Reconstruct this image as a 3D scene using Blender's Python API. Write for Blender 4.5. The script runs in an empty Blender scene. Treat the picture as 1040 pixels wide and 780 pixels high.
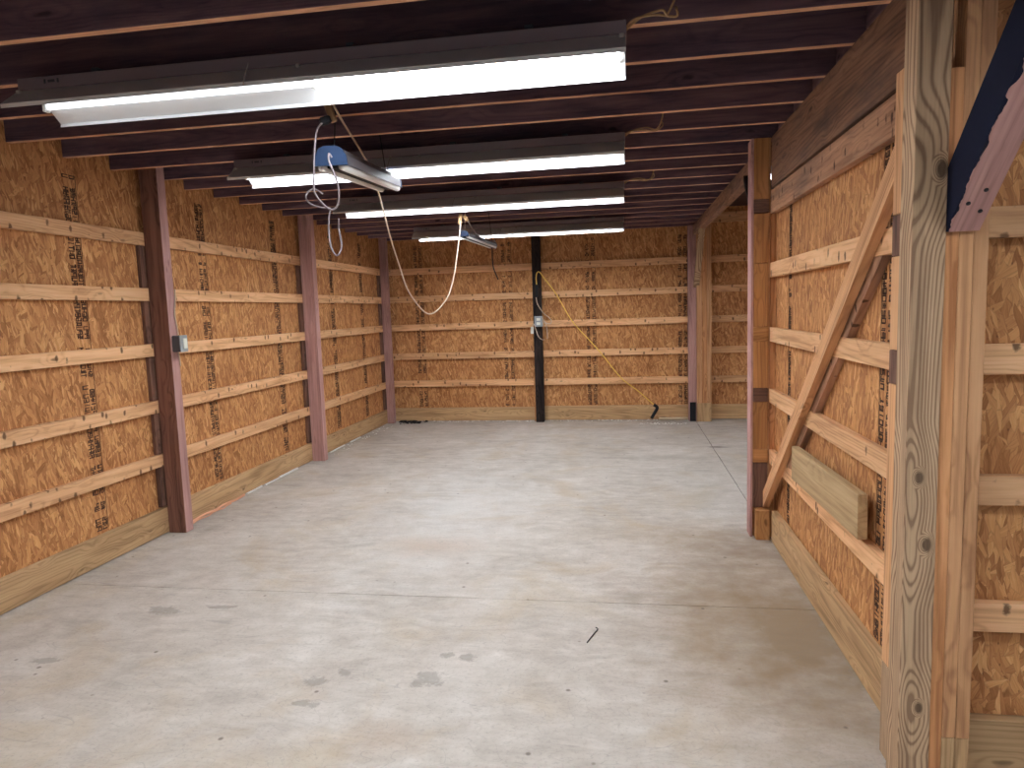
import bpy, bmesh, math, random
from mathutils import Vector, Matrix
random.seed(7)
scn = bpy.context.scene
COL = scn.collection
V = Vector
# ------------------------------------------------------------------ camera, world, exposure
H = 1.57                     # eye height
FPX = 703.6                  # focal length in px of a 1040 px wide frame
RX, UP, BK = V((.987084, .156876, -.032469)), V((.015218, .109943, .993821)), V((.159476, -.98148, .106136))
cam_d = bpy.data.cameras.new('camera'); cam = bpy.data.objects.new('camera', cam_d); COL.objects.link(cam)
cam_d.sensor_width = 36; cam_d.lens = FPX / 1040 * 36; cam_d.clip_start = .02
cam.matrix_world = Matrix(((RX.x, UP.x, BK.x, 0), (RX.y, UP.y, BK.y, 0), (RX.z, UP.z, BK.z, H), (0, 0, 0, 1)))
scn.camera = cam
scn.view_settings.view_transform = 'Standard'; scn.view_settings.look = 'None'
scn.view_settings.gamma = 1; scn.view_settings.use_curve_mapping = False
scn.view_settings.exposure = 0.45
TUBE = 30.0                  # radiance of a lit tube
wd = bpy.data.worlds.new('world'); scn.world = wd; wd.use_nodes = True
wd.node_tree.nodes['Background'].inputs[0].default_value = (.80, .88, 1, 1)
wd.node_tree.nodes['Background'].inputs[1].default_value = .15

def at(px, py, Y):           # a point of the place, seen at a pixel, at distance Y into the room
    d = RX * ((px - 520) / FPX) - UP * ((py - 390) / FPX) - BK
    return V((0, 0, H)) + d * (Y / d.y)

# ------------------------------------------------------------------ object helpers
WM = {}
def link(name, me, W, parent=None):
    o = bpy.data.objects.new(name, me); COL.objects.link(o); place(o, W, parent); return o
def place(o, W, parent=None):
    WM[o.name] = W.copy()
    if parent is not None:
        o.parent = parent; o.matrix_basis = WM[parent.name].inverted() @ W
    else: o.matrix_basis = W
def tag(o, label=None, cat=None, group=None, kind=None):
    if label: o['label'] = label
    if cat: o['category'] = cat
    if group: o['group'] = group
    if kind: o['kind'] = kind
    return o
def thing(name, loc, label, cat, group=None):
    return tag(link(name, None, Matrix.Translation(V(loc))), label, cat, group)
def mesh_from(bm, mats, smooth=False):
    me = bpy.data.meshes.new('m'); bmesh.ops.recalc_face_normals(bm, faces=bm.faces); bm.to_mesh(me); bm.free()
    for m in (mats if isinstance(mats, (list, tuple)) else [mats]): me.materials.append(m)
    if smooth:
        for p in me.polygons: p.use_smooth = True
    return me
def box_bm(lx, ly, lz, bev=.002, bm=None, c=(0, 0, 0)):
    b = bmesh.new(); bmesh.ops.create_cube(b, size=1)
    for v in b.verts: v.co = V((v.co.x * lx, v.co.y * ly, v.co.z * lz))
    if bev: bmesh.ops.bevel(b, geom=b.edges[:], offset=min(bev, .3 * min(lx, ly, lz)), segments=1, affect='EDGES', clamp_overlap=True)
    for v in b.verts: v.co += V(c)
    if bm is None: return b
    me = bpy.data.meshes.new('t'); b.to_mesh(me); b.free(); bm.from_mesh(me); bpy.data.meshes.remove(me); return bm
def frame(u, v, w, c):
    return Matrix(((u.x, v.x, w.x, c.x), (u.y, v.y, w.y, c.y), (u.z, v.z, w.z, c.z), (0, 0, 0, 1)))
AX = (V((1, 0, 0)), V((0, 1, 0)), V((0, 0, 1)))
def board(name, lo, hi, mat, parent=None, axis=None, bev=.002, side=None):
    """a sawn board; its local X runs along the grain. side=(world axis, sign, material) paints one face"""
    lo, hi = V(lo), V(hi); d = hi - lo; c = (lo + hi) / 2
    a = axis if axis is not None else max(range(3), key=lambda i: d[i])
    r = sorted([i for i in range(3) if i != a], key=lambda i: -d[i])
    u, v = AX[a], AX[r[0]]; w = u.cross(v)
    bm = box_bm(d[a], d[r[0]], d[r[1]], bev)
    mats = [mat]
    if side:
        mats.append(side[2]); n = AX[side[0]] * side[1]; nl = V((n.dot(u), n.dot(v), n.dot(w)))
        for f in bm.faces:
            f.normal_update()
            if f.normal.dot(nl) > .9: f.material_index = 1
    return link(name, mesh_from(bm, mats), frame(u, v, w, c), parent)
def bar(name, p0, p1, w, t, wide_dir, mat, parent=None, bev=.002, mats=None, paint=None):
    """board from p0 to p1; its wide side w lies along wide_dir, its thickness t across"""
    p0, p1 = V(p0), V(p1); u = (p1 - p0).normalized(); v = V(wide_dir); v = (v - u * v.dot(u)).normalized(); q = u.cross(v)
    bm = box_bm((p1 - p0).length, w, t, bev)
    if paint:
        for f in bm.faces:
            f.normal_update()
            if f.normal.dot(V(paint[0])) > .9: f.material_index = 1
    return link(name, mesh_from(bm, mats or mat), frame(u, v, q, (p0 + p1) / 2), parent)
def smooth_path(pts, n=6):
    P = [V(p) for p in pts]; out = []
    for i in range(len(P) - 1):
        a, b, c, d = P[max(i - 1, 0)], P[i], P[i + 1], P[min(i + 2, len(P) - 1)]
        for k in range(n):
            t = k / n
            out.append(.5 * ((2 * b) + (c - a) * t + (2 * a - 5 * b + 4 * c - d) * t * t + (3 * b - a - 3 * c + d) * t ** 3))
    out.append(P[-1]); return out
def tube_bm(pts, r, seg=8, bm=None, n=6, smooth=True):
    P = smooth_path(pts, n) if smooth and len(pts) > 2 else [V(p) for p in pts]
    bm = bm or bmesh.new(); rings = []; prev = None
    for i, p in enumerate(P):
        t = (P[min(i + 1, len(P) - 1)] - P[max(i - 1, 0)]).normalized()
        ref = prev if prev is not None else (V((0, 0, 1)) if abs(t.z) < .9 else V((1, 0, 0)))
        s = (ref - t * ref.dot(t)).normalized(); prev = s; q = t.cross(s)
        rings.append([bm.verts.new(p + (s * math.cos(2 * math.pi * k / seg) + q * math.sin(2 * math.pi * k / seg)) * r) for k in range(seg)])
    for a, b in zip(rings, rings[1:]):
        for k in range(seg): bm.faces.new((a[k], a[(k + 1) % seg], b[(k + 1) % seg], b[k]))
    bm.faces.new(rings[0][::-1]); bm.faces.new(rings[-1]); return bm
def tube(name, pts, r, mat, parent=None, seg=8, smooth=True):
    return link(name, mesh_from(tube_bm(pts, r, seg, smooth=smooth), mat, True), Matrix.Identity(4), parent)
def sheet_bm(prof, l0, l1, th, axis='x'):
    """thin folded sheet: profile (a, z) extruded along X (or Y), with real thickness"""
    bm = bmesh.new(); P = [V((a, z)) for a, z in prof]; N = []
    for i in range(len(P)):
        t = (P[min(i + 1, len(P) - 1)] - P[max(i - 1, 0)]).normalized(); N.append(V((-t.y, t.x)))
    ring = P + [p + n * th for p, n in zip(P[::-1], N[::-1])]
    mk = (lambda l, q: V((l, q.x, q.y))) if axis == 'x' else (lambda l, q: V((q.x, l, q.y)))
    A = [bm.verts.new(mk(l0, q)) for q in ring]; B = [bm.verts.new(mk(l1, q)) for q in ring]; n = len(ring)
    for k in range(n): bm.faces.new((A[k], A[(k + 1) % n], B[(k + 1) % n], B[k]))
    m = len(P)
    for k in range(m - 1):
        for R_ in (A, B): bm.faces.new((R_[k], R_[k + 1], R_[n - 2 - k], R_[n - 1 - k]))
    return bm

# ------------------------------------------------------------------ materials
class NT:
    def __init__(s, name):
        s.m = bpy.data.materials.new(name); s.m.use_nodes = True; s.t = s.m.node_tree; s.n = s.t.nodes; s.L = s.t.links
        s.b = s.n['Principled BSDF']; s.b.inputs['Specular IOR Level'].default_value = .25
    def lk(s, a, b): s.L.new(a, b)
    def put(s, sock, v):
        if isinstance(v, bpy.types.NodeSocket): s.lk(v, sock)
        else: sock.default_value = v
    def math(s, op, a, b=0., c=None, clamp=False):
        n = s.n.new('ShaderNodeMath'); n.operation = op; n.use_clamp = clamp
        s.put(n.inputs[0], a); s.put(n.inputs[1], b)
        if c is not None: s.put(n.inputs[2], c)
        return n.outputs[0]
    def vm(s, op, a, b=(0, 0, 0)):
        n = s.n.new('ShaderNodeVectorMath'); n.operation = op; s.put(n.inputs[0], a)
        if op == 'SCALE': s.put(n.inputs[3], b)
        else: s.put(n.inputs[1], b)
        return n.outputs[0]
    def sep(s, v):
        n = s.n.new('ShaderNodeSeparateXYZ'); s.lk(v, n.inputs[0]); return n.outputs
    def comb(s, x, y, z):
        n = s.n.new('ShaderNodeCombineXYZ')
        for i, q in enumerate((x, y, z)): s.put(n.inputs[i], q)
        return n.outputs[0]
    def noise(s, v, scale=1, detail=4, rough=.55, dist=0, color=False):
        n = s.n.new('ShaderNodeTexNoise'); s.lk(v, n.inputs['Vector']); n.inputs['Scale'].default_value = scale
        n.inputs['Detail'].default_value = detail; n.inputs['Roughness'].default_value = rough; n.inputs['Distortion'].default_value = dist
        return n.outputs['Color' if color else 'Fac']
    def vor(s, v, scale=1, feature='F1', rnd=1):
        n = s.n.new('ShaderNodeTexVoronoi'); n.feature = feature; s.lk(v, n.inputs['Vector']); n.inputs['Scale'].default_value = scale
        n.inputs['Randomness'].default_value = rnd
        return n.outputs
    def ramp(s, f, stops, interp='LINEAR'):
        n = s.n.new('ShaderNodeValToRGB'); s.lk(f, n.inputs[0]); n.color_ramp.interpolation = interp
        e = n.color_ramp.elements
        while len(e) < len(stops): e.new(.5)
        for el, (p, c) in zip(e, stops):
            el.position = p; el.color = (c, c, c, 1) if isinstance(c, (int, float)) else (*c, 1)
        return n.outputs[0]
    def mix(s, f, a, b, mode='MIX'):
        n = s.n.new('ShaderNodeMix'); n.data_type = 'RGBA'; n.blend_type = mode
        s.put(n.inputs[0], f)
        for i, q in ((6, a), (7, b)):
            if isinstance(q, tuple): q = (*q, 1) if len(q) == 3 else q
            s.put(n.inputs[i], q)
        return n.outputs[2]
    def obj(s, rnd=True):
        o = s.n.new('ShaderNodeTexCoord').outputs['Object']
        if not rnd: return o
        r = s.n.new('ShaderNodeObjectInfo').outputs['Random']; s.rand = r
        return s.vm('ADD', o, s.comb(s.math('MULTIPLY', r, 37.), s.math('MULTIPLY', r, 11.), s.math('MULTIPLY', r, 23.)))
    def bump(s, h, strength=.3, dist=.002):
        n = s.n.new('ShaderNodeBump'); n.inputs['Strength'].default_value = strength; n.inputs['Distance'].default_value = dist
        s.lk(h, n.inputs['Height']); s.lk(n.outputs[0], s.b.inputs['Normal'])
def srgb(r, g, b):
    f = lambda c: (c / 255 / 12.92) if c <= 10 else ((c / 255 + .055) / 1.055) ** 2.4
    return (f(r), f(g), f(b))
def solid(name, col, rough=.6, metal=0, emit=0):
    k = NT(name); k.b.inputs['Base Color'].default_value = (*col, 1); k.b.inputs['Roughness'].default_value = rough; k.b.inputs['Metallic'].default_value = metal
    if emit: k.b.inputs['Emission Color'].default_value = (.90, .95, 1, 1); k.b.inputs['Emission Strength'].default_value = emit
    return k.m
def wood(name, light, mid, dark, knots=1., ticks=0, stain=0., stain_col=(.02, .018, .02), ring=.5, rough=.8, kscale=1., contour=26, klist=()):
    k = NT(name); o = k.obj(); k.rand
    raw = k.sep(k.n.new('ShaderNodeTexCoord').outputs['Object'])
    p = k.vm('MULTIPLY', o, (1.1, 16, 16))
    g1 = k.noise(p, 1, 5, .6, .8)
    fine = k.noise(k.vm('MULTIPLY', o, (5, 170, 170)), 1, 3, .6)
    # contour lines of the grain
    q = k.noise(k.vm('MULTIPLY', o, (.20, 4.5, 4.5)), 1, 1.2, .4, .15)
    kw = k.vm('ADD', k.vm('MULTIPLY', o, (3.2 * kscale, 9 * kscale, 9 * kscale)), k.vm('SCALE', k.noise(o, 9, 2, color=True), .25))
    kd = k.vor(kw)['Distance']
    q = k.math('ADD', q, k.math('MULTIPLY', k.ramp(kd, [(.0, 1.), (.18, .45), (.42, 0.)]), .10 if knots else 0.))
    kl = None
    for (a_, b_, ra, rb) in klist:
        dx = k.math('DIVIDE', k.math('SUBTRACT', raw[0], a_), ra); dz = k.math('DIVIDE', k.math('SUBTRACT', raw[2], b_), rb)
        d1 = k.math('SQRT', k.math('ADD', k.math('MULTIPLY', dx, dx), k.math('MULTIPLY', dz, dz)))
        q = k.math('ADD', q, k.math('MULTIPLY', k.ramp(k.math('MULTIPLY', d1, .1), [(.05, 1.), (.2, .42), (.95, 0.)], 'EASE'), .13))
        kl = d1 if kl is None else k.math('MINIMUM', kl, d1)
    rg = k.math('SINE', k.math('MULTIPLY', q, contour * 6.))
    rg = k.math('MULTIPLY_ADD', rg, .5, .5)
    rg = k.math('SUBTRACT', 1., k.math('POWER', k.math('SUBTRACT', 1., rg), 2.6))
    f = k.math('ADD', k.math('MULTIPLY', g1, 1 - ring * .5), k.math('MULTIPLY', k.math('SUBTRACT', rg, .5), ring * .35))
    f = k.math('ADD', f, k.math('MULTIPLY', k.math('SUBTRACT', fine, .5), .28))
    c = k.ramp(f, [(.22, dark), (.45, mid), (.72, light)])
    # board to board variation
    hv = k.n.new('ShaderNodeHueSaturation'); k.lk(c, hv.inputs['Color'])
    k.lk(k.math('MULTIPLY_ADD', k.rand, .30, .86), hv.inputs['Value']); c = hv.outputs[0]
    if stain:
        st = k.noise(k.vm('MULTIPLY', o, (1.6, 7, 7)), 1, 5, .65)
        c = k.mix(k.math('MULTIPLY', k.ramp(st, [(.48, 0.), (.66, 1.)]), stain), c, stain_col)
    if knots:
        w = k.vm('ADD', k.vm('MULTIPLY', o, (3.2 * kscale, 9 * kscale, 9 * kscale)), k.vm('SCALE', k.noise(o, 9, 2, color=True), .25))
        d = k.vor(w)['Distance']
        c = k.mix(k.math('MULTIPLY', k.ramp(d, [(.05, .85), (.11, .0)]), min(1, knots)), c, tuple(x * .45 for x in dark))
    if kl is not None:
        c = k.mix(k.ramp(k.math('ADD', k.math('MULTIPLY', kl, .5), k.math('MULTIPLY', fine, .15)), [(.42, .92), (.68, 0.)]), c, tuple(x * .5 for x in dark))
    if ticks:
        a = k.vor(k.vm('ADD', k.vm('MULTIPLY', o, (15, 8.5, 8.5)), k.vm('SCALE', k.noise(o, 60, 2, color=True), .22)), 1, rnd=.8)
        d = k.vm('LENGTH', (0, 0, 0)) if 0 else a['Distance']
        c = k.mix(k.math('MULTIPLY', k.ramp(d, [(.13, 1.), (.22, .0)]), ticks), c, tuple(x * .30 for x in dark))
    k.lk(c, k.b.inputs['Base Color']); k.b.inputs['Roughness'].default_value = rough
    k.bump(f, .35, .002)
    return k.m
def osb():
    k = NT('oriented strand board'); o = k.obj()
    wob = k.vm('SCALE', k.vm('SUBTRACT', k.noise(o, 7, 2, .5, color=True), (.5, .5, .5)), .05)
    s = k.sep(k.vm('ADD', o, wob))
    def layer(seed, along, across, deg):
        ca, sa = math.cos(math.radians(deg)), math.sin(math.radians(deg))
        x = k.math('ADD', k.math('MULTIPLY', s[0], ca), k.math('MULTIPLY', s[1], -sa))
        y = k.math('ADD', k.math('MULTIPLY', s[0], sa), k.math('MULTIPLY', s[1], ca))
        v = k.comb(k.math('MULTIPLY_ADD', x, along, seed), k.math('MULTIPLY_ADD', y, across, seed), 0.)
        col = k.sep(k.vor(v)['Color'])
        e = k.vor(v, feature='DISTANCE_TO_EDGE')['Distance']
        fib = k.noise(k.comb(k.math('MULTIPLY', x, 14.), k.math('MULTIPLY', y, 190.), 0.), 1, 3, .7)
        return col, e, fib
    f = fib = e = None
    for i, (deg, al, ac, thr) in enumerate(((4, 8, 40, 0), (-20, 9, 44, .50), (26, 9.5, 48, .58), (-58, 10, 38, .82), (10, 13, 72, .62))):
        c_, e_, f_ = layer(3.1 + 7.7 * i, al, ac, deg)
        if i == 0: f, e, fib = c_[1], e_, f_
        else:
            m = k.math('GREATER_THAN', c_[0], thr)
            f = k.mix(m, f, c_[1]); e = k.mix(m, e, e_); fib = k.mix(m, fib, f_)
    big = k.noise(o, 3.5, 3, .6)
    g = k.math('ADD', k.math('MULTIPLY_ADD', f, .36, .07), k.math('ADD', k.math('MULTIPLY', fib, .42), k.math('MULTIPLY_ADD', big, .3, -.13)))
    c = k.ramp(g, [(.22, OSB_C[0]), (.42, OSB_C[1]), (.60, OSB_C[2]), (.86, OSB_C[3])])
    c = k.mix(k.ramp(e, [(.0, .4), (.05, 0.)]), c, srgb(116, 72, 42))
    dk = k.vor(k.vm('MULTIPLY', o, (16, 30, 1)))['Distance']
    c = k.mix(k.ramp(dk, [(.04, .6), (.10, .0)]), c, srgb(64, 38, 24))
    k.lk(c, k.b.inputs['Base Color']); k.b.inputs['Roughness'].default_value = .75
    k.bump(k.math('ADD', g, k.math('MULTIPLY', e, .5)), .5, .003)
    return k.m
OSB_C = [srgb(142, 90, 54), srgb(186, 128, 80), srgb(212, 156, 102), srgb(240, 196, 142)]
def concrete():
    k = NT('stained concrete'); o = k.obj(False); s = k.sep(o)
    n1 = k.noise(o, 1.1, 6, .6, .6); n2 = k.noise(o, 7, 6, .7); n3 = k.noise(k.vm('MULTIPLY', o, (2.2, 6.5, 1)), 1.3, 5, .65, 1.4)
    f = k.math('ADD', k.math('MULTIPLY', n1, .42), k.math('ADD', k.math('MULTIPLY', n2, .32), k.math('MULTIPLY', n3, .32)))
    c = k.ramp(f, [(.36, srgb(168, 158, 147)), (.52, srgb(198, 189, 179)), (.68, srgb(220, 213, 205))])
    warm = k.noise(k.vm('ADD', o, (9, 4, 0)), 1.7, 4, .6, .8)
    c = k.mix(k.ramp(warm, [(.52, 0.), (.72, .55)]), c, srgb(188, 168, 138))
    def spot(x, y, rx, ry, amt, col, edge=.5, wob=.5, wn=None):
        nonlocal c
        dx = k.math('DIVIDE', k.math('SUBTRACT', s[0], x), rx); dy = k.math('DIVIDE', k.math('SUBTRACT', s[1], y), ry)
        d = k.math('SQRT', k.math('ADD', k.math('MULTIPLY', dx, dx), k.math('MULTIPLY', dy, dy)))
        d = k.math('ADD', d, k.math('MULTIPLY', k.math('SUBTRACT', wn or wobn, .5), wob * 2))
        c = k.mix(k.math('MULTIPLY', k.ramp(d, [(max(0, 1 - edge) * .6, 1.), (.6 + edge * .39, 0.)]), amt), c, col)
    wobn = k.noise(o, 4.5, 5, .65); wsm = k.noise(o, 17, 4, .65)
    spot(.80, 3.35, 1.0, 1.7, .9, srgb(152, 130, 102), .8, .6)      # dirty patch by the partition
    spot(.62, 4.55, .75, .5, .45, srgb(148, 128, 104), .7, .6)
    spot(.2, 4.75, .9, .35, .35, srgb(170, 150, 124), .8, .8)
    spot(-1.35, 5.3, .75, 2.3, .62, srgb(222, 219, 215), .9, 1.1)   # chalky trail down the middle
    spot(-1.3, 4.4, .5, .28, .4, srgb(188, 160, 136), .7, .9)
    for (x, y, rx, ry) in ((-.86, 2.732, .10, .11), (-.81, 2.95, .055, .05), (-.725, 2.942, .06, .055), (-1.34, 2.67, .07, .06),
                           (-2.51, 3.28, .16, .07), (-2.715, 2.71, .10, .05), (-1.24, 2.75, .05, .05), (-1.3, 2.5, .09, .04), (-2.2, 3.35, .13, .04)):
        spot(x, y, rx * 1.05, ry * 1.05, .5, srgb(132, 122, 112), .3, 1.1, wsm)
    spot(-.9, 2.3, .28, .16, .4, srgb(176, 150, 122), .8, .8)
    spot(1.0, 7.75, .16, .09, .8, srgb(92, 84, 78), .6, .6)
    spot(.35, 7.2, .7, .18, .45, srgb(150, 140, 124), .8, .9)
    # broom and tyre ripples in the dirty patch
    rip = k.math('SINE', k.math('ADD', k.math('MULTIPLY', s[1], 52.), k.math('MULTIPLY', k.noise(o, 3, 3), 22.)))
    msk = k.ramp(k.noise(k.vm('ADD', o, (2.2, 7.1, 0)), 1.1, 3), [(.48, 0.), (.62, 1.)])
    c = k.mix(k.math('MULTIPLY', k.math('MULTIPLY_ADD', rip, .5, .5), k.math('MULTIPLY', msk, .16)), c, srgb(120, 104, 88))
    # trowel arcs and hairline scratches
    ar = k.noise(k.vm('MULTIPLY', o, (1., 2.4, 1)), 1.3, 2, .5, 2.5)
    line = k.ramp(k.math('ABSOLUTE', k.math('SUBTRACT', k.math('FRACT', k.math('MULTIPLY', ar, 9.)), .5)), [(.0, .36), (.04, 0.)])
    c = k.mix(line, c, srgb(150, 144, 138))
    pit = k.vor(o, 5.5)['Distance']
    c = k.mix(k.ramp(pit, [(.035, .75), (.07, 0.)]), c, srgb(105, 92, 80))
    fl = k.noise(o, 60, 3, .7)
    c = k.mix(k.ramp(fl, [(.30, .30), (.48, 0.)]), c, srgb(140, 130, 120))
    k.lk(c, k.b.inputs['Base Color']); k.b.inputs['Roughness'].default_value = .72; k.b.inputs['Specular IOR Level'].default_value = .3
    k.bump(k.math('ADD', n2, k.math('MULTIPLY', fl, .3)), .15, .004)
    return k.m

M = {}
M['osb'] = osb(); M['concrete'] = concrete()
M['girt'] = wood('girt pine', srgb(242, 200, 156), srgb(226, 178, 132), srgb(190, 138, 98), .8, ticks=.9, ring=.35)
M['skirt'] = wood('treated pine', srgb(214, 182, 140), srgb(196, 160, 118), srgb(160, 128, 92), .9, ring=.45)
M['fir'] = wood('fir stud', srgb(228, 174, 126), srgb(208, 150, 102), srgb(168, 112, 72), .7, ring=.5)
M['pine'] = wood('pine lumber', srgb(228, 180, 136), srgb(208, 158, 114), srgb(168, 120, 84), .7, ring=.4)
KN = [(1.93 - 1.415, -.030, .028, .016), (1.03 - 1.415, .006, .020, .012), (.823 - 1.415, -.020, .024, .014), (.30 - 1.415, -.012, .018, .011)]
M['grey_pine'] = wood('weathered treated pine', srgb(206, 178, 146), srgb(186, 156, 124), srgb(138, 110, 86), 0, ring=.8, contour=56, klist=KN)
M['pink'] = wood('pink stained post', srgb(208, 166, 158), srgb(186, 144, 138), srgb(150, 112, 108), .5, ring=.3)
M['brown'] = wood('dark brown post', srgb(160, 116, 96), srgb(136, 94, 78), srgb(98, 66, 56), .7, ring=.4)
M['brownblock'] = wood('brown filler block', srgb(206, 154, 102), srgb(186, 132, 82), srgb(148, 102, 64), .8, ring=.4)
M['darkblock'] = wood('dark filler block', srgb(150, 112, 92), srgb(124, 90, 74), srgb(88, 62, 54), .8, ring=.4)
M['black'] = wood('tarred post', srgb(74, 62, 56), srgb(48, 38, 36), srgb(26, 20, 20), .3, ring=.5)
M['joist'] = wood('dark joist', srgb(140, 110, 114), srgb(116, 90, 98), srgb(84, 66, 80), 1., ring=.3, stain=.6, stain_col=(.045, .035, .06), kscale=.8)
M['beam'] = wood('stained beam', srgb(182, 140, 112), srgb(156, 116, 92), srgb(112, 82, 66), 1., ring=.4, stain=.6, stain_col=(.07, .055, .055), kscale=.9)
M['plate'] = wood('marked plate', srgb(206, 160, 128), srgb(182, 138, 108), srgb(140, 102, 80), 1., ticks=.9, ring=.3, stain=.5, stain_col=(.09, .075, .075))
M['board_green'] = wood('pale treated board', srgb(212, 184, 142), srgb(194, 164, 122), srgb(164, 134, 96), .6, ring=.3, kscale=.7)
M['joist_lit_edge'] = wood('tan joist edge with painted bounce', srgb(232, 184, 150), srgb(210, 160, 128), srgb(168, 122, 98), .8, ring=.3)  # tan undersides made lighter to paint in the bounce off the floor
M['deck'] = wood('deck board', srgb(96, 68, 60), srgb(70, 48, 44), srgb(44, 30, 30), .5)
M['blue_paint'] = solid('dark blue paint', srgb(13, 18, 42), .9)
def ragged_paint():
    m = M['pink'].copy(); m.name = 'pink brace with ragged paint edge'; t = m.node_tree; b = t.nodes['Principled BSDF']; L = t.links
    src = b.inputs['Base Color'].links[0].from_socket
    tc = t.nodes.new('ShaderNodeTexCoord'); sx = t.nodes.new('ShaderNodeSeparateXYZ'); L.new(tc.outputs['Object'], sx.inputs[0])
    nz = t.nodes.new('ShaderNodeTexNoise'); nz.inputs['Scale'].default_value = 22; L.new(tc.outputs['Object'], nz.inputs['Vector'])
    a = t.nodes.new('ShaderNodeMath'); a.operation = 'MULTIPLY_ADD'; L.new(nz.outputs['Fac'], a.inputs[0]); a.inputs[1].default_value = -.045; L.new(sx.outputs[1], a.inputs[2])
    c = t.nodes.new('ShaderNodeMath'); c.operation = 'LESS_THAN'; L.new(a.outputs[0], c.inputs[0]); c.inputs[1].default_value = -.058
    mx = t.nodes.new('ShaderNodeMix'); mx.data_type = 'RGBA'; L.new(c.outputs[0], mx.inputs[0]); L.new(src, mx.inputs[6]); mx.inputs[7].default_value = (*srgb(13, 18, 42), 1)
    L.new(mx.outputs[2], b.inputs['Base Color']); return m
M['brace_pink'] = ragged_paint()
M['tin'] = solid('white enamelled steel', (.78, .79, .80), .4)
M['tin_shaded'] = solid('white steel shaded grey', srgb(150, 138, 144), .5)  # housing is white; the grey of its unlit outside is in the colour
M['socket'] = solid('lamp socket plastic', (.6, .6, .58), .5)
M['tube_on'] = solid('lit fluorescent tube', (.9, .9, .9), .3, emit=TUBE)
M['tube_dim'] = solid('weak fluorescent tube', (.9, .9, .9), .3, emit=TUBE * .055)
M['tube_off'] = solid('unlit fluorescent tube', (.80, .77, .74), .3)
M['cap_blue'] = solid('blue plastic end cap', srgb(46, 66, 98), .5)
M['cap_navy'] = solid('navy plastic end cap', srgb(30, 42, 66), .5)
M['hood'] = solid('grey shop light hood', srgb(110, 104, 108), .5)
M['cord_white'] = solid('off white cord', srgb(205, 182, 160), .6)
M['cord_grey'] = solid('grey cord', srgb(140, 128, 130), .6)
M['cord_yellow'] = solid('yellow cord', srgb(240, 200, 96), .6)
M['cord_tan'] = solid('tan cable', srgb(172, 136, 98), .6)
M['rubber'] = solid('black rubber', (.015, .015, .018), .6)
M['wire'] = solid('steel wire', (.5, .45, .43), .4, .8)
M['galv'] = solid('galvanised box', srgb(158, 166, 172), .45, .3)
M['galv_dark'] = solid('dull steel box', srgb(96, 98, 106), .5, .4)
M['white_plastic'] = solid('white plastic', srgb(232, 232, 224), .4)
M['daylight_and_crumbs'] = solid('white foam', srgb(252, 250, 244), .8)  # white that stands in for daylight at the wall foot; crumbs share it
M['orange'] = solid('orange rope', srgb(232, 172, 138), .8)
M['pvc'] = solid('cream pipe', srgb(226, 208, 178), .5)
M['ink'] = solid('black printing ink', srgb(78, 54, 42), .8)
M['gap'] = solid('dark gap filler', srgb(60, 54, 48), .9)

# ------------------------------------------------------------------ floor, ceiling, walls
XL, XO = -3.37, -3.41        # girt face and board face of the left wall
YB = 9.64                    # girt face of the back wall
XR, XRO = .94, .98           # partition
Y_NEAR, X_FAR = -1.2, 3.6
fl = bmesh.new()
jx, jy, g = .955, 3.583, .007
cuts_x = [(XO - .12, jx - g / 2), (jx + g / 2, X_FAR)]
cuts_y = [(Y_NEAR - .5, jy - g / 2), (jy + g / 2, YB + .15)]
for (x0, x1) in cuts_x:
    for (y0, y1) in cuts_y:
        box_bm(x1 - x0, y1 - y0, .1, .002, fl, ((x0 + x1) / 2, (y0 + y1) / 2, -.05))
floor = tag(link('floor', mesh_from(fl, M['concrete']), Matrix.Identity(4)), kind='structure')
b = box_bm(X_FAR - XO + .12, YB - Y_NEAR + .6, .05, 0)
link('joint_filler', mesh_from(b, M['gap']), Matrix.Translation(V(((X_FAR + XO - .12) / 2, (YB + Y_NEAR) / 2 - .1, -.033))), floor)

GZ = [2.16, 1.765, 1.363, .948, .551]    # girt centre heights, top to bottom
GH, SK = .089, .195
GN = ['topmost', 'second', 'middle', 'fourth', 'lowest']

def stamp(sheet, plane, u, z0, z1, normal, w=.085):
    """illegible printing that runs up a sheet: two lines of small marks"""
    bm = bmesh.new(); z = z0
    while z < z1:
        if random.random() < .06: z += .05; continue
        for line in (0, 1):
            if random.random() < .04: continue
            h = .032 if line else .038
            base = (-w / 2 if line == 0 else w / 2 - h)
            if line == 0: base += -.004
            for (a0, a1, c0, c1) in random.choice(GLY) + random.choice(GLY)[:random.choice((0, 1, 2))]:
                a0, a1, c0, c1 = [min(1.1, max(-.1, q_ + random.uniform(-.13, .13))) for q_ in (a0, a1, c0, c1)]; a0, a1 = sorted((a0, a1)); c0, c1 = sorted((c0, c1))
                box_bm(.0008, h * (a1 - a0) + .0055, .019 * (c1 - c0) + .0045, 0, bm, (0, base + h * (a0 + a1) / 2, z + .019 * (c0 + c1) / 2))
        z += .028
    box_bm(.0008, .005, z1 - z0, 0, bm, (0, w / 2 + .012, (z0 + z1) / 2))
    if normal[0]: W = frame(AX[0] * normal[0], AX[1], AX[2], V((plane + normal[0] * .0006, u, 0)))
    else: W = frame(AX[1] * normal[1], AX[0], AX[2], V((u, plane + normal[1] * .0006, 0)))
    return link('printed_stamp', mesh_from(bm, M['ink']), W, sheet)
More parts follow.
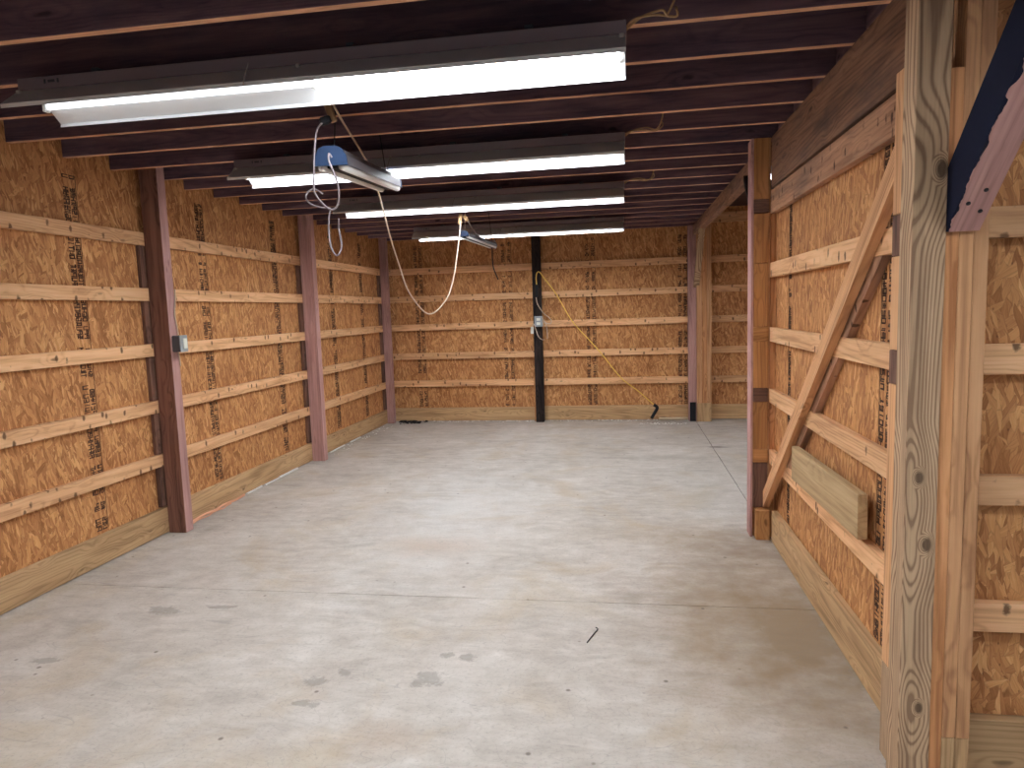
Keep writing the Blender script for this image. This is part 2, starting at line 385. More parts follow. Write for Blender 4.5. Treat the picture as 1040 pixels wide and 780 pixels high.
GLY = [[(0, 1, 0, 0), (0, 1, 1, 1), (0, 0, 0, 1)], [(0, 1, 0, 0), (0, 0, 0, 1), (.5, .5, 0, 1), (1, 1, 0, 1)], [(0, 1, .5, .5), (1, 1, 0, 1)],
       [(0, 1, 0, 0), (.5, .5, 0, 1), (0, 1, 1, 1)], [(0, 1, 0, 0), (0, 0, 0, 1), (1, 1, 0, 1), (0, 1, 1, 1)], [(0, 1, 0, 0), (1, 1, 0, 1), (.5, 1, 1, 1), (.5, .5, 0, 1)],
       [(0, 1, .5, .5)], [(0, 0, 0, 1), (.5, .5, 0, 1), (1, 1, 0, 1), (0, .5, 1, 1), (.5, 1, 0, 0)]]

def osb_wall(name, axis, face, back, a0, a1, z0, z1, stamps, seam0, normal, step=1.22):
    root = tag(link(name, None, Matrix.Translation(V((face, a0, 0)) if axis == 0 else V((a0, face, 0)))), kind='structure')
    s = seam0
    edges = [a0] + [e for e in [seam0 + step * i for i in range(-6, 12)] if a0 + .05 < e < a1 - .05] + [a1]
    lo, hi = min(face, back), max(face, back)
    for e0, e1 in zip(edges, edges[1:]):
        e0 += .0002; e1 -= .0002
        if axis == 0: sh = board('osb_sheet', (lo, e0, z0), (hi, e1, z1), M['osb'], root, axis=2, bev=.001)
        else: sh = board('osb_sheet', (e0, lo, z0), (e1, hi, z1), M['osb'], root, axis=2, bev=.001)
        for (u, w) in stamps:
            if e0 + .05 < u < e1 - .05: stamp(sh, face, u, .22, 2.5, normal, w)
    return root
wl = osb_wall('wall_left', 0, XO, XO - .012, Y_NEAR, YB + .04, .02, 2.72,
              [(3.955, .085), (5.305, .085), (6.51, .075), (7.86, .075), (8.8, .07), (2.9, .08)], 4.62, (1, 0))
wb = osb_wall('wall_back', 1, YB + .04, YB + .052, XO - .012, X_FAR, .02, 2.9,
              [(-2.88, .10), (-1.6, .12), (-.435, .11), (.80, .10)], -2.3, (0, -1))
wp = osb_wall('wall_partition', 0, XRO, XRO + .012, 2.34, 4.80, .02, 2.3, [(2.80, .10), (4.34, .04)], 3.6, (-1, 0))
wr = osb_wall('wall_right', 1, 2.34, 2.352, .96, X_FAR, .02, 2.75, [], 1.75, (0, -1))
we = osb_wall('wall_far_right', 0, X_FAR, X_FAR + .012, 2.36, YB + .04, .02, 2.9, [], 3.6, (-1, 0))

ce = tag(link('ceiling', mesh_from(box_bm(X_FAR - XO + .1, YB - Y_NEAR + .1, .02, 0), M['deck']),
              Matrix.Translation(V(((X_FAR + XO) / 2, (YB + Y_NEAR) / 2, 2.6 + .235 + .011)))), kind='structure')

# ------------------------------------------------------------------ girts and skirts
def girts(wall_words, spans, axis, face, depth, mat='girt', zs=GZ, grp='', tilt=None):
    for (a0, a1, words) in spans:
        for z, n in zip(zs, GN):
            lo, hi = min(face, face + depth), max(face, face + depth)
            if axis == 1: o = board('wall_girt', (lo, a0, z - GH / 2), (hi, a1, z + GH / 2), M[mat], axis=1)
            else: o = board('wall_girt', (a0, lo, z - GH / 2), (a1, hi, z + GH / 2), M[mat], axis=0)
            tag(o, '%s horizontal girt on %s, %s' % (n, wall_words, words), 'wooden girt', grp)
P1, P2, P3 = 4.56, 7.00, 9.46
girts('the left wall', [(Y_NEAR, P1 + .03, 'in the bay nearest the camera'), (P1 + .033, P2 + .03, 'between the first and second posts'),
      (P2 + .033, YB + .038, 'between the second post and the far corner')], 1, XL, -.038, grp='girts of the left wall')
girts('the back wall', [(XL + .002, -1.19, 'left of the black post'), (-1.187, .98, 'between the black post and the pink-and-tan post'),
      (.983, X_FAR, 'right of the pink-and-tan post')], 0, YB, .038, grp='girts of the back wall')
for z, n in zip([1.772, 1.358, .958, .553], ['topmost', 'second from top', 'third from top', 'lowest']):
    tag(board('wall_girt', (XR, 2.40, z - .046), (XR + .038, 4.72, z + .046), M['girt'], axis=1),
        '%s horizontal wooden girt of the right partition, behind the diagonal brace' % n, 'wooden girt', 'girts of the partition')
for z, n in zip([2.17, 1.783, 1.373, .965, .555], GN):
    tag(board('wall_girt', (1.045, 2.30, z - .046), (X_FAR, 2.338, z + .046), M['girt'], axis=0),
        '%s horizontal wooden girt at the far right edge, beyond the laminated post' % n, 'wooden girt', 'girts at the far right')
def skirt(lo, hi, label, ax):
    return tag(board('skirt_board', lo, hi, M['skirt'], axis=ax), label, 'skirt board')
skirt((XO + .002, Y_NEAR, .008), (XL, P1 + .03, SK), 'wide greenish treated skirt board at the foot of the left wall, nearest the camera', 1)
skirt((XO + .002, P1 + .033, .008), (XL, P2 + .03, SK), 'treated skirt board on the left wall between the first and second posts', 1)
skirt((XO + .002, P2 + .033, .008), (XL, YB + .038, SK), 'treated skirt board on the left wall running into the far corner', 1)
skirt((XL + .002, YB, .008), (-1.19, YB + .038, SK), 'treated skirt board on the back wall left of the black post', 0)
skirt((-1.187, YB, .008), (.98, YB + .038, SK + .01), 'treated skirt board on the back wall right of the black post, behind the white pipe', 0)
skirt((.983, YB, .008), (X_FAR, YB + .038, SK + .01), 'treated skirt board on the back wall right of the pink-and-tan post', 0)
skirt((XR, 2.40, .008), (XR + .038, 4.62, .212), 'treated skirt board at the foot of the right partition', 1)
skirt((1.045, 2.30, .008), (X_FAR, 2.338, .215), 'treated skirt board at bottom right corner, right of the laminated post', 0)
# girt above the others at the back right, with a header over it
tag(board('wall_girt', (.983, YB, 2.635), (X_FAR, YB + .038, 2.765), M['girt'], axis=0), 'uppermost wide girt on the back wall, under the ceiling behind the column', 'wooden girt')

# ------------------------------------------------------------------ left wall posts
def post(Y, label, front, side, top=2.83, x0=XL, x1=-3.232, d=.09, name='wall_post'):
    t = thing(name, ((x0 + x1) / 2, Y, 0), label, 'post')
    board('post_shaft', (x0, Y, 0), (x1, Y + d, top), M[front], t, side=(0, 1, M[side]), axis=2)
    zz = [.2] + [z for g_ in GZ[::-1] for z in (g_ - GH / 2, g_ + GH / 2)][:9] + [GZ[0] - GH / 2]
    for a, b_ in zip(zz[0::2], zz[1::2]):
        board('dark_strip', (XO + .001, Y - .045, a + .004), (XO + .03, Y + .06, b_ - .004), M['darkblock'], t, axis=2)  # dark strips between the girts, behind the post
    return t
post(P1, 'first wall post on the left, dark brown front and pink side, with grey box', 'brown', 'pink')
post(P2, 'second wall post on the left, mauve pink, halfway to the far corner', 'pink', 'pink')
post(P3, 'third wall post on the left, pink, standing in the far corner', 'pink', 'pink', x1=-3.272)
# black post at the back wall
t = thing('wall_post', (-1.185, 9.6, 0), 'black tarred post in the middle of the back wall', 'post')
board('post_shaft', (-1.218, 9.50, 0), (-1.108, YB - .001, 2.62), M['black'], t, axis=2)
board('side_strip', (-1.247, 9.59, 0), (-1.220, YB - .001, .62), M['fir'], t, axis=2)
tag(t.children[1], 'tan wooden strip') if len(t.children) > 1 else None
# pink and tan post at the right end of the back wall
t = thing('wall_post', (1.0, 9.5, 0), 'pink and tan laminated post near the right end of the back wall', 'post')
tag(board('pink_ply', (.862, 9.50, 0), (.962, YB - .001, 2.60), M['pink'], t, axis=2), 'pink stained ply')
board('ply', (.964, 9.46, .25), (1.028, YB - .001, 2.60), M['pine'], t, axis=2)
board('ply', (1.030, 9.46, .25), (1.094, YB - .001, 2.60), M['fir'], t, axis=2)
board('ply', (1.096, 9.46, .25), (1.150, YB - .001, 2.60), M['pine'], t, axis=2)
tag(board('foot_block', (.964, 9.46, 0), (1.150, YB - .001, .248), M['skirt'], t, axis=2), 'greenish treated foot')
tag(board('foot_wrap', (.872, 9.492, 0), (.950, 9.499, .26), M['rubber'], t, axis=2), 'black wrap at the foot')

# ------------------------------------------------------------------ column in the middle of the right side
t = thing('support_column', (.88, 4.74, 0), 'free-standing built-up column with stacked blocks at the partition end', 'column')
tag(board('painted_side', (.822, 4.715, 0), (.837, 4.84, 2.60), M['pink'], t, axis=2), 'pink painted side board')
board('core', (.838, 4.745, 0), (.942, 4.84, 2.60), M['fir'], t, axis=2)
seams = [(.205, .511, 'darkblock'), (.511, .601, 'brownblock'), (.601, .916, 'brownblock'), (.916, 1.008, 'darkblock'), (1.008, 1.316, 'brownblock'),
         (1.316, 1.408, 'brownblock'), (1.408, 1.817, 'brownblock'), (1.817, 2.133, 'brownblock'), (2.133, 2.221, 'darkblock'), (2.221, 2.60, 'brownblock')]
for a, b_, m in seams:
    board('filler_block', (.838, 4.712 if b_ - a > .1 else 4.708, a + .0015), (.930, 4.744, b_ - .0015), M[m], t, axis=2 if b_ - a > .1 else 0)
board('edge_strip', (.931, 4.722, .205), (.942, 4.744, 2.60), M['pine'], t, axis=2)
board('foot_block', (.850, 4.655, .0), (.938, 4.744, .20), M['brownblock'], t, axis=2)
tag(board('trimmer_stud', (.943, 4.722, .0), (.978, 4.80, 2.28), M['fir'], None, axis=2), 'brown trimmer stud between the column and the partition panels', 'stud')

# ------------------------------------------------------------------ fore post group at the right
t = thing('wall_post', (.876, 2.245, 0), 'tall weathered grey-brown four by four post in the right foreground', 'post')
board('post_shaft', (.831, 2.20, 0), (.922, 2.292, 2.83), M['grey_pine'], t, axis=2)
t = thing('wall_post', (.98, 2.25, 0), 'three-ply laminated orange pine post just right of the grey foreground post', 'post')
for i, (x0, x1, z1, m) in enumerate(((.9235, .962, 2.21, 'fir'), (.963, 1.001, 2.83, 'pine'), (1.002, 1.041, 2.83, 'pine'))):
    board('ply', (x0, 2.212, .20 if i else 0), (x1, 2.298, z1), M[m], t, axis=2)
    if i: board('foot_block', (x0, 2.214, 0), (x1, 2.298, .199), M['skirt'], t, axis=2)
t = thing('wall_post', (.9, 2.38, 0), 'short blocks and studs hidden behind the grey foreground post', 'post')
for a, b_, m in ((0, .33, 'grey_pine'), (.332, 1.29, 'pine'), (1.292, 1.40, 'darkblock'), (1.402, 1.70, 'pine'), (1.702, 1.83, 'darkblock'), (1.832, 2.27, 'pine')):
    board('filler_block', (.862, 2.30, a), (.938, 2.44, b_), M[m], t, axis=2)
# knee brace at the right edge, blue painted side
kb = thing('knee_brace', (.96, 2.1, 1.9), 'pink knee brace with dark blue painted side at the top right edge', 'brace')
bm = bmesh.new()
y0, z0, run, dep = 2.198, 1.752, 1.0, .128
pts = [(y0, z0), (y0 - run, z0 + run), (y0 - run, z0 + run + dep * 1.414), (y0, z0 + dep * 1.414)]
vs = [[bm.verts.new((x, y, z)) for y, z in pts] for x in (.920, 1.008)]
fs = [bm.faces.new(vs[0]), bm.faces.new(vs[1][::-1])] + [bm.faces.new((vs[0][i], vs[1][i], vs[1][(i + 1) % 4], vs[0][(i + 1) % 4])) for i in range(4)]
bmesh.ops.recalc_face_normals(bm, faces=bm.faces)
for f in bm.faces:
    if f.normal.x < -.9: f.material_index = 1
me = bpy.data.meshes.new('m'); 
u = V((0, -1, 1)).normalized(); W = frame(u, V((1, 0, 0)), u.cross(V((1, 0, 0))), V((.96, 2.1, 1.9)))
bm.transform(W.inverted()); bm.to_mesh(me); bm.free(); me.materials.append(M['brace_pink']); me.materials.append(M['blue_paint'])
link('brace_timber', me, W, kb)
for (x, d_) in ((.945, .07), (.975, .10), (.985, .05)):
    c = V((x, y0 - d_, z0 + d_)); n = V((0, -1, -1)).normalized()
    tube('bolt_head', [c - n * .002, c + n * .003], .006, M['rubber'], kb, 8, False)

# ------------------------------------------------------------------ beam, plate, braces on the partition
tag(board('ceiling_beam', (XR, 2.30, 2.287), (XR + .038, 4.70, 2.598), M['beam'], axis=1), 'deep dark-stained beam above the right partition, between the foreground post and column', 'beam')
tag(board('top_plate', (XR + .001, 2.442, 2.128), (XR + .039, 4.735, 2.272), M['plate'], axis=1), 'knotty horizontal plank just below the deep dark beam on the right', 'plank')
tag(board('ceiling_beam', (.925, 4.845, 2.475), (1.0, YB - .002, 2.598), M['beam'], axis=1), 'beam running from the column back to the far wall, right of the joists', 'beam')
a, c_ = V((.92, 4.655, .300)), V((.92, 2.47, 2.077))
bm = bmesh.new(); zf = lambda y, o: -.813 * y + 4.085 + o
pts = [(4.70, zf(4.70, -.057)), (2.445, zf(2.445, -.057)), (2.445, zf(2.445, .057)), (4.70, zf(4.70, .057))]
vs = [[bm.verts.new((x, y, z)) for y, z in pts] for x in (.900, .9385)]
bm.faces.new(vs[0]); bm.faces.new(vs[1][::-1])
for i in range(4): bm.faces.new((vs[0][i], vs[1][i], vs[1][(i + 1) % 4], vs[0][(i + 1) % 4]))
u = V((0, -1, .813)).normalized(); v = V((0, .813, 1)).normalized(); W = frame(u, v, u.cross(v), V((.92, 3.57, 1.18)))
bm.transform(W.inverted())
tag(link('diagonal_brace', mesh_from(bm, M['pine']), W), 'long diagonal wooden brace leaning across the girts of the right partition', 'brace')
segs = [((1.405, 1.725)), ((1.005, 1.311)), ((.600, .911))]
t = thing('backing_brace', (.965, 3.6, 1.2), 'grey backing strip tucked behind the diagonal brace against the partition panel', 'brace')
for z0, z1 in segs:
    yy = lambda z: (4.085 - .072 - z) / .813
    bm = bmesh.new(); q = []
    for x in (.945, .978):
        q.append([bm.verts.new((x, y, z)) for y, z in ((yy(z0) - .05, z0), (yy(z1) - .05, z1), (yy(z1) + .06, z1), (yy(z0) + .06, z0))])
    bm.faces.new(q[0]); bm.faces.new(q[1][::-1])
    for i in range(4): bm.faces.new((q[0][i], q[1][i], q[1][(i + 1) % 4], q[0][(i + 1) % 4]))
    bm.transform(W.inverted()); link('strip_piece', mesh_from(bm, M['plate']), W, t)
# loose pale board on the partition
tag(bar('wood_board', (.9195, 3.92, .690), (.9195, 2.835, .715), .182, .038, (0, 0, 1), M['board_green']),
    'short thick pale plank fixed across the partition beside the diagonal brace', 'plank')
# knee braces under the far beam
tag(bar('knee_brace', (.962, 9.50, 1.80), (.962, 8.78, 2.50), .075, .04, (1, 0, 0), M['grey_pine']), 'weathered knee brace from the pink-and-tan post up to the far beam', 'brace')
tag(bar('knee_brace', (.905, 4.86, 2.0), (.905, 5.30, 2.46), .075, .035, (1, 0, 0), M['black']), 'dark knee brace behind the column, rising to the far beam', 'brace')

# ------------------------------------------------------------------ joists
ORD = ['', 'first', 'second', 'third', 'fourth', 'fifth', 'sixth', 'seventh', 'eighth', 'ninth', 'tenth', 'eleventh', 'twelfth', 'thirteenth', 'fourteenth', 'fifteenth', 'sixteenth', 'seventeenth']
jy0 = 2.735
for k in range(-6, 18):
    y = jy0 + .4033 * k
    if y > YB - .02: break
    near = k < -1
    if near: lab = 'ceiling joist overhead, %s in front of the first visible one towards the camera' % ORD[-1 - k]
    elif k == -1: lab = 'dark ceiling joist in front of the nearest fluorescent fixture, at the top edge'
    elif k == 0: lab = 'dark ceiling joist carrying the nearest fluorescent fixture'
    else: lab = '%s dark ceiling joist beyond the one carrying the nearest fluorescent fixture' % ORD[k]
    x1 = .985
    tag(board('ceiling_joist', (XO + .001, y - .019, 2.6), (x1, y + .019, 2.6 + .234), M['joist'], axis=0, side=(2, -1, M['joist_lit_edge'])), lab, 'joist', 'ceiling joists')
# blocking on top of the beam between joists
tag(board('rim_board', (.9865, 2.0, 2.6), (1.02, YB - .001, 2.834), M['joist'], axis=1), 'dark rim board closing the joist ends above the right beam', 'board')

# ------------------------------------------------------------------ fluorescent strip fixtures
def fixture(x0, y, label, left_tubes, top=2.578):
    t = thing('fluorescent_light_fixture', ((x0 + 1.23), y, top), label, 'light fixture', 'long fluorescent strip fixtures')
    L = 2.465
    T = Matrix.Translation(V((x0, y, top)))
    def add(name, bm, m, smooth=False, parent=t): return link(name, mesh_from(bm, m, smooth), T, parent)
    hb = box_bm(L, .112, .050, .003, None, (L / 2, 0, -.025))
    h = add('housing', hb, M['tin_shaded'])
    prof = [(-.150, -.143), (-.153, -.128), (-.060, -.0525), (.060, -.0525), (.153, -.128), (.150, -.143)]
    for xx in (.35, L / 2 + .2, L - .35): add('mounting_strap', box_bm(.03, .30, .016, .001, None, (xx, .105, .0095)), M['galv_dark'])
    add('reflector', sheet_bm(prof, .004, L - .004, -.0015), M['tin'])
    kb_ = box_bm(.03, .002, .010, 0, None, (.16, -.0575, -.022)); box_bm(.006, .003, .016, 0, kb_, (.13, -.0575, -.022)); box_bm(.006, .003, .016, 0, kb_, (.19, -.0575, -.022))
    add('knockout', kb_, M['galv_dark'], parent=h)
    for s in (-1, 1):
        for (a, b_, m) in ((.03, L / 2 - .012, left_tubes), (L / 2 + .012, L - .03, 'tube_on')):
            add('fluorescent_tube', tube_bm([(a, s * .064, -.080), (b_, s * .064, -.080)], .0145, 12, smooth=False), M[m], True)
    for xx in (.018, L / 2, L - .018):
        for s in (-1, 1):
            add('lamp_socket', box_bm(.018, .03, .050, .003, None, (xx, s * .064, -.078)), M['socket'])
    wx = 1.05
    add('hanging_hook', tube_bm([(wx, -.155, -.144), (wx + .01, -.158, -.11), (wx + .03, -.160, -.065)], .0022, 6), M['wire'], True)
    return t
FX0 = -2.437
fixture(FX0, 2.66, 'nearest long fluorescent fixture, its left half dimmer than its right', 'tube_dim')
fixture(FX0, 4.27, 'second long fluorescent fixture from the camera, behind the blue-capped shop light', 'tube_on')
fixture(FX0, 5.88, 'third long fluorescent fixture from the camera', 'tube_on')
fixture(FX0, 8.14, 'farthest long fluorescent fixture, close to the back wall', 'tube_on')
fixture(FX0, 1.05, 'long fluorescent fixture overhead, just in front of the camera', 'tube_on')
fixture(FX0, -.55, 'long fluorescent fixture behind the camera', 'tube_on')
fixture(1.10, 6.6, 'added unseen fluorescent fixture over the side aisle, brightening the back right', 'tube_on', 2.816)  # unseen lamp added to brighten the back right of the room
fixture(1.10, .6, 'added unseen fluorescent fixture overhead, brightening the right foreground', 'tube_on', 2.816)  # unseen lamp added to brighten the foreground post and right wall
# cables that feed the fixtures at their right ends
def feed(y, jx_, label):
    t = thing('electrical_cable', (.03, y, 2.56), label, 'cable')
    pts = [(.024, y + .02, 2.575), (.06, y - .03, 2.585), (.13, y - .06, 2.580), (.20, y - .05, 2.572), (jx_, y - .065, 2.592), (jx_ + .005, y + .04 , 2.64)]
    pts2 = [(.024, y + .03, 2.570), (.08, y - .02, 2.592), (.15, y - .07, 2.590), (jx_ - .03, y - .06, 2.580), (jx_ + .004, y - .070, 2.66), (jx_ + .006, y - .03, 2.80)]
    tube('cable', pts, .0045, M['cord_tan'], t); tube('cable', pts2, .0045, M['cord_tan'], t)
    return t
feed(2.66, .20, 'tan cable from the right end of the nearest fixture up to a joist')
feed(4.27, .24, 'tan cable from the right end of the second fixture up to a joist')
feed(5.88, .26, 'tan cable from the right end of the third fixture up to a joist')

# ------------------------------------------------------------------ hanging shop lights
def shoplight(p0, p1, w, label, cap, far_clutter=False):
    p0, p1 = V(p0), V(p1); u = (p1 - p0).normalized(); s = u.cross(V((0, 0, 1))).normalized(); n = s.cross(u)
    L = (p1 - p0).length; W = frame(s, u, n, p0)
    t = tag(link('shop_light', None, W), label, 'shop light', 'small hanging shop lights')
    hh = w * .56; pr = [(-w / 2, 0), (-w / 2 * .94, hh * .5), (-w / 2 * .66, hh * .88), (-w * .18, hh), (w * .18, hh), (w / 2 * .66, hh * .88), (w / 2 * .94, hh * .5), (w / 2, 0)]
    link('hood', mesh_from(sheet_bm(pr, .012, L - .012, -.002, 'y'), M['hood']), W, t)
    for a, b_ in ((0, .014), (L - .014, L)):
        bm = bmesh.new(); A = [bm.verts.new((x * 1.04, a, z * 1.04)) for x, z in pr]; B = [bm.verts.new((x * 1.04, b_, z * 1.04)) for x, z in pr]
        bm.faces.new(A); bm.faces.new(B[::-1])
        for i in range(8): bm.faces.new((A[i], A[(i + 1) % 8], B[(i + 1) % 8], B[i]))
        link('end_cap', mesh_from(bm, M[cap]), W, t)
    for sx in (-1, 1):
        link('fluorescent_tube', mesh_from(tube_bm([(sx * w * .33, .016, -.004), (sx * w * .33, L - .016, -.004)], w * .13, 12, smooth=False), M['tube_off'], True), W, t)
    link('center_channel', mesh_from(box_bm(w * .30, L - .03, .030, .002, None, (0, L / 2, .004)), M['rubber']), W, t)
    t['w'] = 0; del t['w']
    return t
a0, a1 = at(336, 168, 3.0), at(396, 191, 4.11)
S1 = shoplight(a0, a1, .145, 'small blue-capped shop light hanging below the second fixture, unlit', 'cap_blue')
b0, b1 = at(471, 240, 6.25), at(501, 251, 7.42)
S2 = shoplight(b0, b1, .088, 'small navy-capped shop light hanging far back below the farthest fixture, unlit', 'cap_navy')
def hang(par, p_low, x, y, mat='rubber', r=.0028):
    tube('hanging_wire', [p_low, (x, y, 2.62)], r, M[mat], par, 6, False)
hang(S1, a0 + V((0, .05, .082)), a0.x, 3.112); hang(S1, a1 + V((0, -.06, .082)), a1.x, 3.970)
hang(S2, b0 + V((0, .05, .05)), b0.x, 6.385, 'wire'); hang(S2, b1 + V((0, -.05, .05)), b1.x, 7.193)
# wire clutter at the far end of the second shop light
t = S2
for i in range(5):
    q = [b1 + V((random.uniform(-.05, .05), random.uniform(-.03, .06), random.uniform(-.02, .08))) for _ in range(5)]
    tube('wire_loop', [b1 + V((0, .01, .02))] + q, .0035, M['wire'], t, 6)
tube('hanging_cord', [at(500, 252, 7.4), at(500, 262, 7.4), at(501, 271, 7.38), at(503, 277, 7.36), at(506, 284, 7.35)], .006, M['rubber'], S2, 6)

# plug and outlet above the first shop light
t = thing('power_outlet', at(333, 114, 2.98), 'pale hanging outlet with black plug above the blue-capped shop light', 'outlet')
p = at(335, 112, 2.96)
bar('outlet_body', at(332, 104, 2.96), at(339, 124, 2.96), .030, .022, (1, 0, 0), M['cord_tan'], t, .004)
tag(bar('plug', at(336, 121, 2.95), at(325, 124, 2.93), .034, .026, (0, 0, 1), M['rubber'], t, .006), 'black plug')
tube('lead_wire', [at(331, 85, 2.86), at(333, 95, 2.92), at(334, 105, 2.96)], .003, M['wire'], t, 6)
# grey cord of the first shop light, looping down
Yc = 2.92
px = [(327, 125), (322, 132), (320, 147), (319, 162), (319, 180), (319, 194), (326, 205), (336, 213), (343, 208), (344, 195), (342, 184), (338, 173), (334, 163), (334, 156), (337, 160)]
tube('power_cord', [at(x, y, Yc + .02 * math.sin(i)) for i, (x, y) in enumerate(px)], .0042, M['cord_grey'], S1, 8)
px = [(328, 197), (319, 192), (312, 196), (311, 202), (317, 208), (328, 211), (335, 212), (334, 222), (334, 235), (336, 250), (341, 259), (345, 257), (347, 248), (344, 232), (344, 222)]
tube('power_cord', [at(x, y, Yc + .05 + .015 * math.cos(i)) for i, (x, y) in enumerate(px)], .0042, M['cord_grey'], S1, 8)
# long white cord swooping between the two shop lights
px = [(337, 103, 2.96), (342, 113, 3.1), (350, 127, 3.25), (364, 149, 3.68), (371, 161, 3.93), (377, 172, 4.04), (384, 194, 4.27), (391, 220, 4.48), (397, 243, 4.68), (405, 268, 5.05), (413, 292, 5.2), (423, 308, 5.35),
      (433, 318, 5.5), (441, 317.5, 5.62), (449, 310, 5.75), (456, 299, 5.85), (461, 281, 5.95), (464, 262, 6.02), (466, 245, 6.08), (467.5, 230, 6.12), (468, 219, 6.14)]
tag(tube('extension_cord', [at(*q) for q in px], .0055, M['cord_white'], None, 8), 'long off-white cord swooping down between the two hanging shop lights', 'cord')
# connector cluster by the far shop light
t = thing('cord_connector', at(470, 221, 6.15), 'pale cord connectors hanging under the third fixture', 'connector')
bar('connector_body', at(468, 217, 6.14), at(467, 228, 6.14), .03, .025, (1, 0, 0), M['cord_tan'], t, .004)
bar('connector_body', at(471, 219, 6.16), at(475, 224, 6.16), .03, .025, (1, 0, 0), M['cord_tan'], t, .004)
tube('lead_wire', [at(475.5, 225, 6.19), at(481, 234, 6.4), at(490, 243, 6.9), at(499, 250, 7.36)], .0045, M['wire'], S2, 6)

# ------------------------------------------------------------------ boxes and cords on the posts
def jbox(c, w, h, d, label, face):
    t = thing('junction_box', c, label, 'electrical box'); c = V(c)
    link('box_body', mesh_from(box_bm(w, d, h, .006), M['galv_dark' if face == 'x' else 'galv']), Matrix.Translation(c), t)
    return t
# on the pink side of the first post: the box stands out from the right face
c = V((-3.198, 4.61, 1.405))
t = jbox(c, .066, .118, .075, 'grey metal switch box on the pink side of the first left post', 'x')
link('cover_plate', mesh_from(box_bm(.008, .085, .122, .003), M['galv']), Matrix.Translation(c + V((.038, 0, 0))), t)
link('switch_plate', mesh_from(box_bm(.010, .045, .075, .003), M['white_plastic']), Matrix.Translation(c + V((.046, .004, 0))), t)
tag(tube('electrical_cable', [(-3.222, 4.645, 1.468), (-3.222, 4.635, 1.54), (-3.224, 4.625, 1.62), (-3.224, 4.64, 1.70), (-3.23, 4.66, 1.80)], .005, M['cord_white']),
    'pale cable rising from the grey switch box on the first left post', 'cable')
tag(tube('electrical_cable', [(-3.222, 4.63, 1.345), (-3.224, 4.64, 1.30), (-3.225, 4.645, 1.24)], .005, M['cord_white']),
    'short pale cable below the grey switch box on the first left post', 'cable')
# on the black post
c = at(547, 326.5, 9.47)
t = jbox(c, .115, .145, .055, 'grey outlet box on the black post of the back wall', 'y')
for dz in (-.028, .028):
    link('socket_face', mesh_from(box_bm(.05, .006, .036, .002), M['white_plastic']), Matrix.Translation(c + V((0, -.030, dz))), t)
Yf = 9.47
tag(tube('electrical_cable', [at(x, y, Yf - .03) for x, y in ((551, 323), (555, 331), (556, 342), (555.5, 344))], .006, M['cord_white']), 'short pale lead hanging to the right of the outlet box on the black post', 'cable')
t = thing('plug', at(540.5, 336, Yf), 'white plug on a looping lead just left of the outlet box on the black post', 'plug')
bar('plug_body', at(540.5, 332, Yf - .04), at(540.5, 339, Yf - .04), .04, .03, (1, 0, 0), M['white_plastic'], t, .006)
tube('lead', [at(x, y, Yf - .04) for x, y in ((540.5, 332), (542, 329), (544, 334), (547, 342), (551, 345), (553, 344.5))], .006, M['cord_white'], t)
t = thing('extension_cord', at(545, 290, Yf), 'white cord with black connector looping on the black post above the outlet box', 'cord')
tube('cord', [at(x, y, Yf - .03) for x, y in ((544.5, 302), (546, 309), (552, 318), (557, 322), (560, 326), (558, 329), (552, 327))], .006, M['cord_white'], t)
tag(bar('connector', at(545, 289, Yf - .03), at(545, 302, Yf - .03), .035, .03, (1, 0, 0), M['rubber'], t, .006), 'black connector')
px = [(545, 289, 9.45), (544.5, 282, 9.45), (545.5, 277, 9.45), (548, 276.5, 9.45), (553, 283, 9.45), (565, 299, 9.48), (581, 326, 9.5), (600, 347, 9.5), (611.5, 360, 9.5), (631, 384, 9.5), (648, 397, 9.5), (664, 411, 9.5)]
t = thing('extension_cord', at(548, 277, 9.45), 'yellow cord stretched diagonally down the back wall from the black post', 'cord')
tube('cord', [at(*q) for q in px], .007, M['cord_yellow'], t)
tag(tube('handle', [at(664, 411, 9.47), at(667.5, 414, 9.46), at(665, 419, 9.45), at(661.5, 425, 9.44)], .022, M['rubber'], t, 8), 'black rubber handle')
tag(tube('white_pipe', [(.47, 9.612, .020), (.855, 9.614, .020)], .018, M['pvc'], None, 12, False), 'thin cream pipe lying on the floor left of the pink-and-tan post', 'pipe')

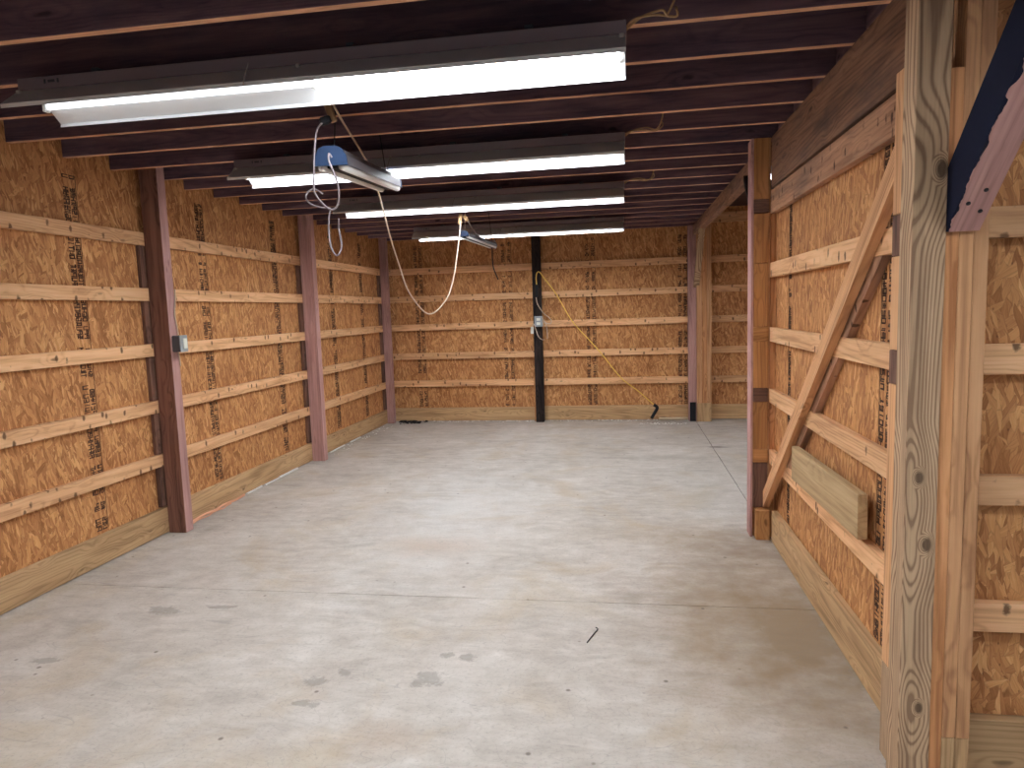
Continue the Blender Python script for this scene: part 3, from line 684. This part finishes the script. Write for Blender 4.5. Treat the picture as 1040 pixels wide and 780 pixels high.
# strips painting in the daylight gap, and rope at the foot of the left wall
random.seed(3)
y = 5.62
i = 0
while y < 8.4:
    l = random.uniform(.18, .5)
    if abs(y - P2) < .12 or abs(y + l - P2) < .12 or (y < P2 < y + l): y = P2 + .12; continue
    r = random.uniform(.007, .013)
    o = tube('daylight_strip', [(-3.352 + random.uniform(0, .008), y + l * q / 4, r + .001) for q in range(5)], r, M['daylight_and_crumbs'], None, 6)
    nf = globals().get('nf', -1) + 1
    tag(o, '%s white strip painting in daylight under the left wall, counted from the near post' % ORD[nf + 1], 'painted daylight', 'painted daylight strips at the left wall')
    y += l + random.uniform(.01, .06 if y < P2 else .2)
pts = [(-3.345 + .008 * math.sin(q * 1.7), 4.72 + q * .085, .013) for q in range(11)]
tag(tube('rope', pts, .011, M['orange'], None, 8), 'frayed orange rope lying along the skirt board beside the first left post', 'rope')
t = thing('rope', (-3.33, 4.78, .01), 'loose orange rope strand beside the thicker frayed orange rope', 'rope')
tube('strand', [(-3.322 + .01 * math.cos(q * 2.1), 4.76 + q * .07, .006) for q in range(9)], .005, M['orange'], t)
# rubble in the far left corner and along the back skirt
deb = bmesh.new(); random.seed(5)
def crumb(bm, x, y, r):
    b_ = bmesh.new(); bmesh.ops.create_icosphere(b_, subdivisions=1, radius=r)
    for v in b_.verts: v.co = V((v.co.x * random.uniform(.7, 1.5), v.co.y * random.uniform(.7, 1.3), v.co.z * random.uniform(.3, .7)))
    zmin = min(v.co.z for v in b_.verts)
    for v in b_.verts: v.co += V((x, y, -zmin))
    me_ = bpy.data.meshes.new('t'); b_.to_mesh(me_); b_.free(); bm.from_mesh(me_); bpy.data.meshes.remove(me_)
for _ in range(90): crumb(deb, random.triangular(-3.24, -2.8, -3.1), random.triangular(9.36, 9.62, 9.60), random.uniform(.005, .026))
tag(link('dark_debris', mesh_from(deb, M['rubber']), Matrix.Identity(4)), 'heap of dark debris swept into the far left corner', 'debris', kind='stuff')
deb = bmesh.new()
for _ in range(150): crumb(deb, random.uniform(-2.75, .44), random.triangular(9.52, 9.63, 9.62), random.uniform(.004, .014))
for _ in range(60): crumb(deb, random.uniform(.2, .85), random.uniform(9.25, 9.38), random.uniform(.004, .012))
for _ in range(40): crumb(deb, random.uniform(-3.34, -3.2), random.uniform(7.2, 9.3), random.uniform(.004, .012))
tag(link('pale_debris', mesh_from(deb, M['daylight_and_crumbs']), Matrix.Identity(4)), 'pale crumbs of debris along the foot of the back wall', 'debris', kind='stuff')
tag(tube('floor_twig', [(-.19, 3.12, .004), (-.165, 3.20, .004), (-.145, 3.26, .004), (-.155, 3.28, .004)], .0025, M['rubber'], None, 6), 'small dark bent twig lying on the concrete just before the floor joint', 'twig')
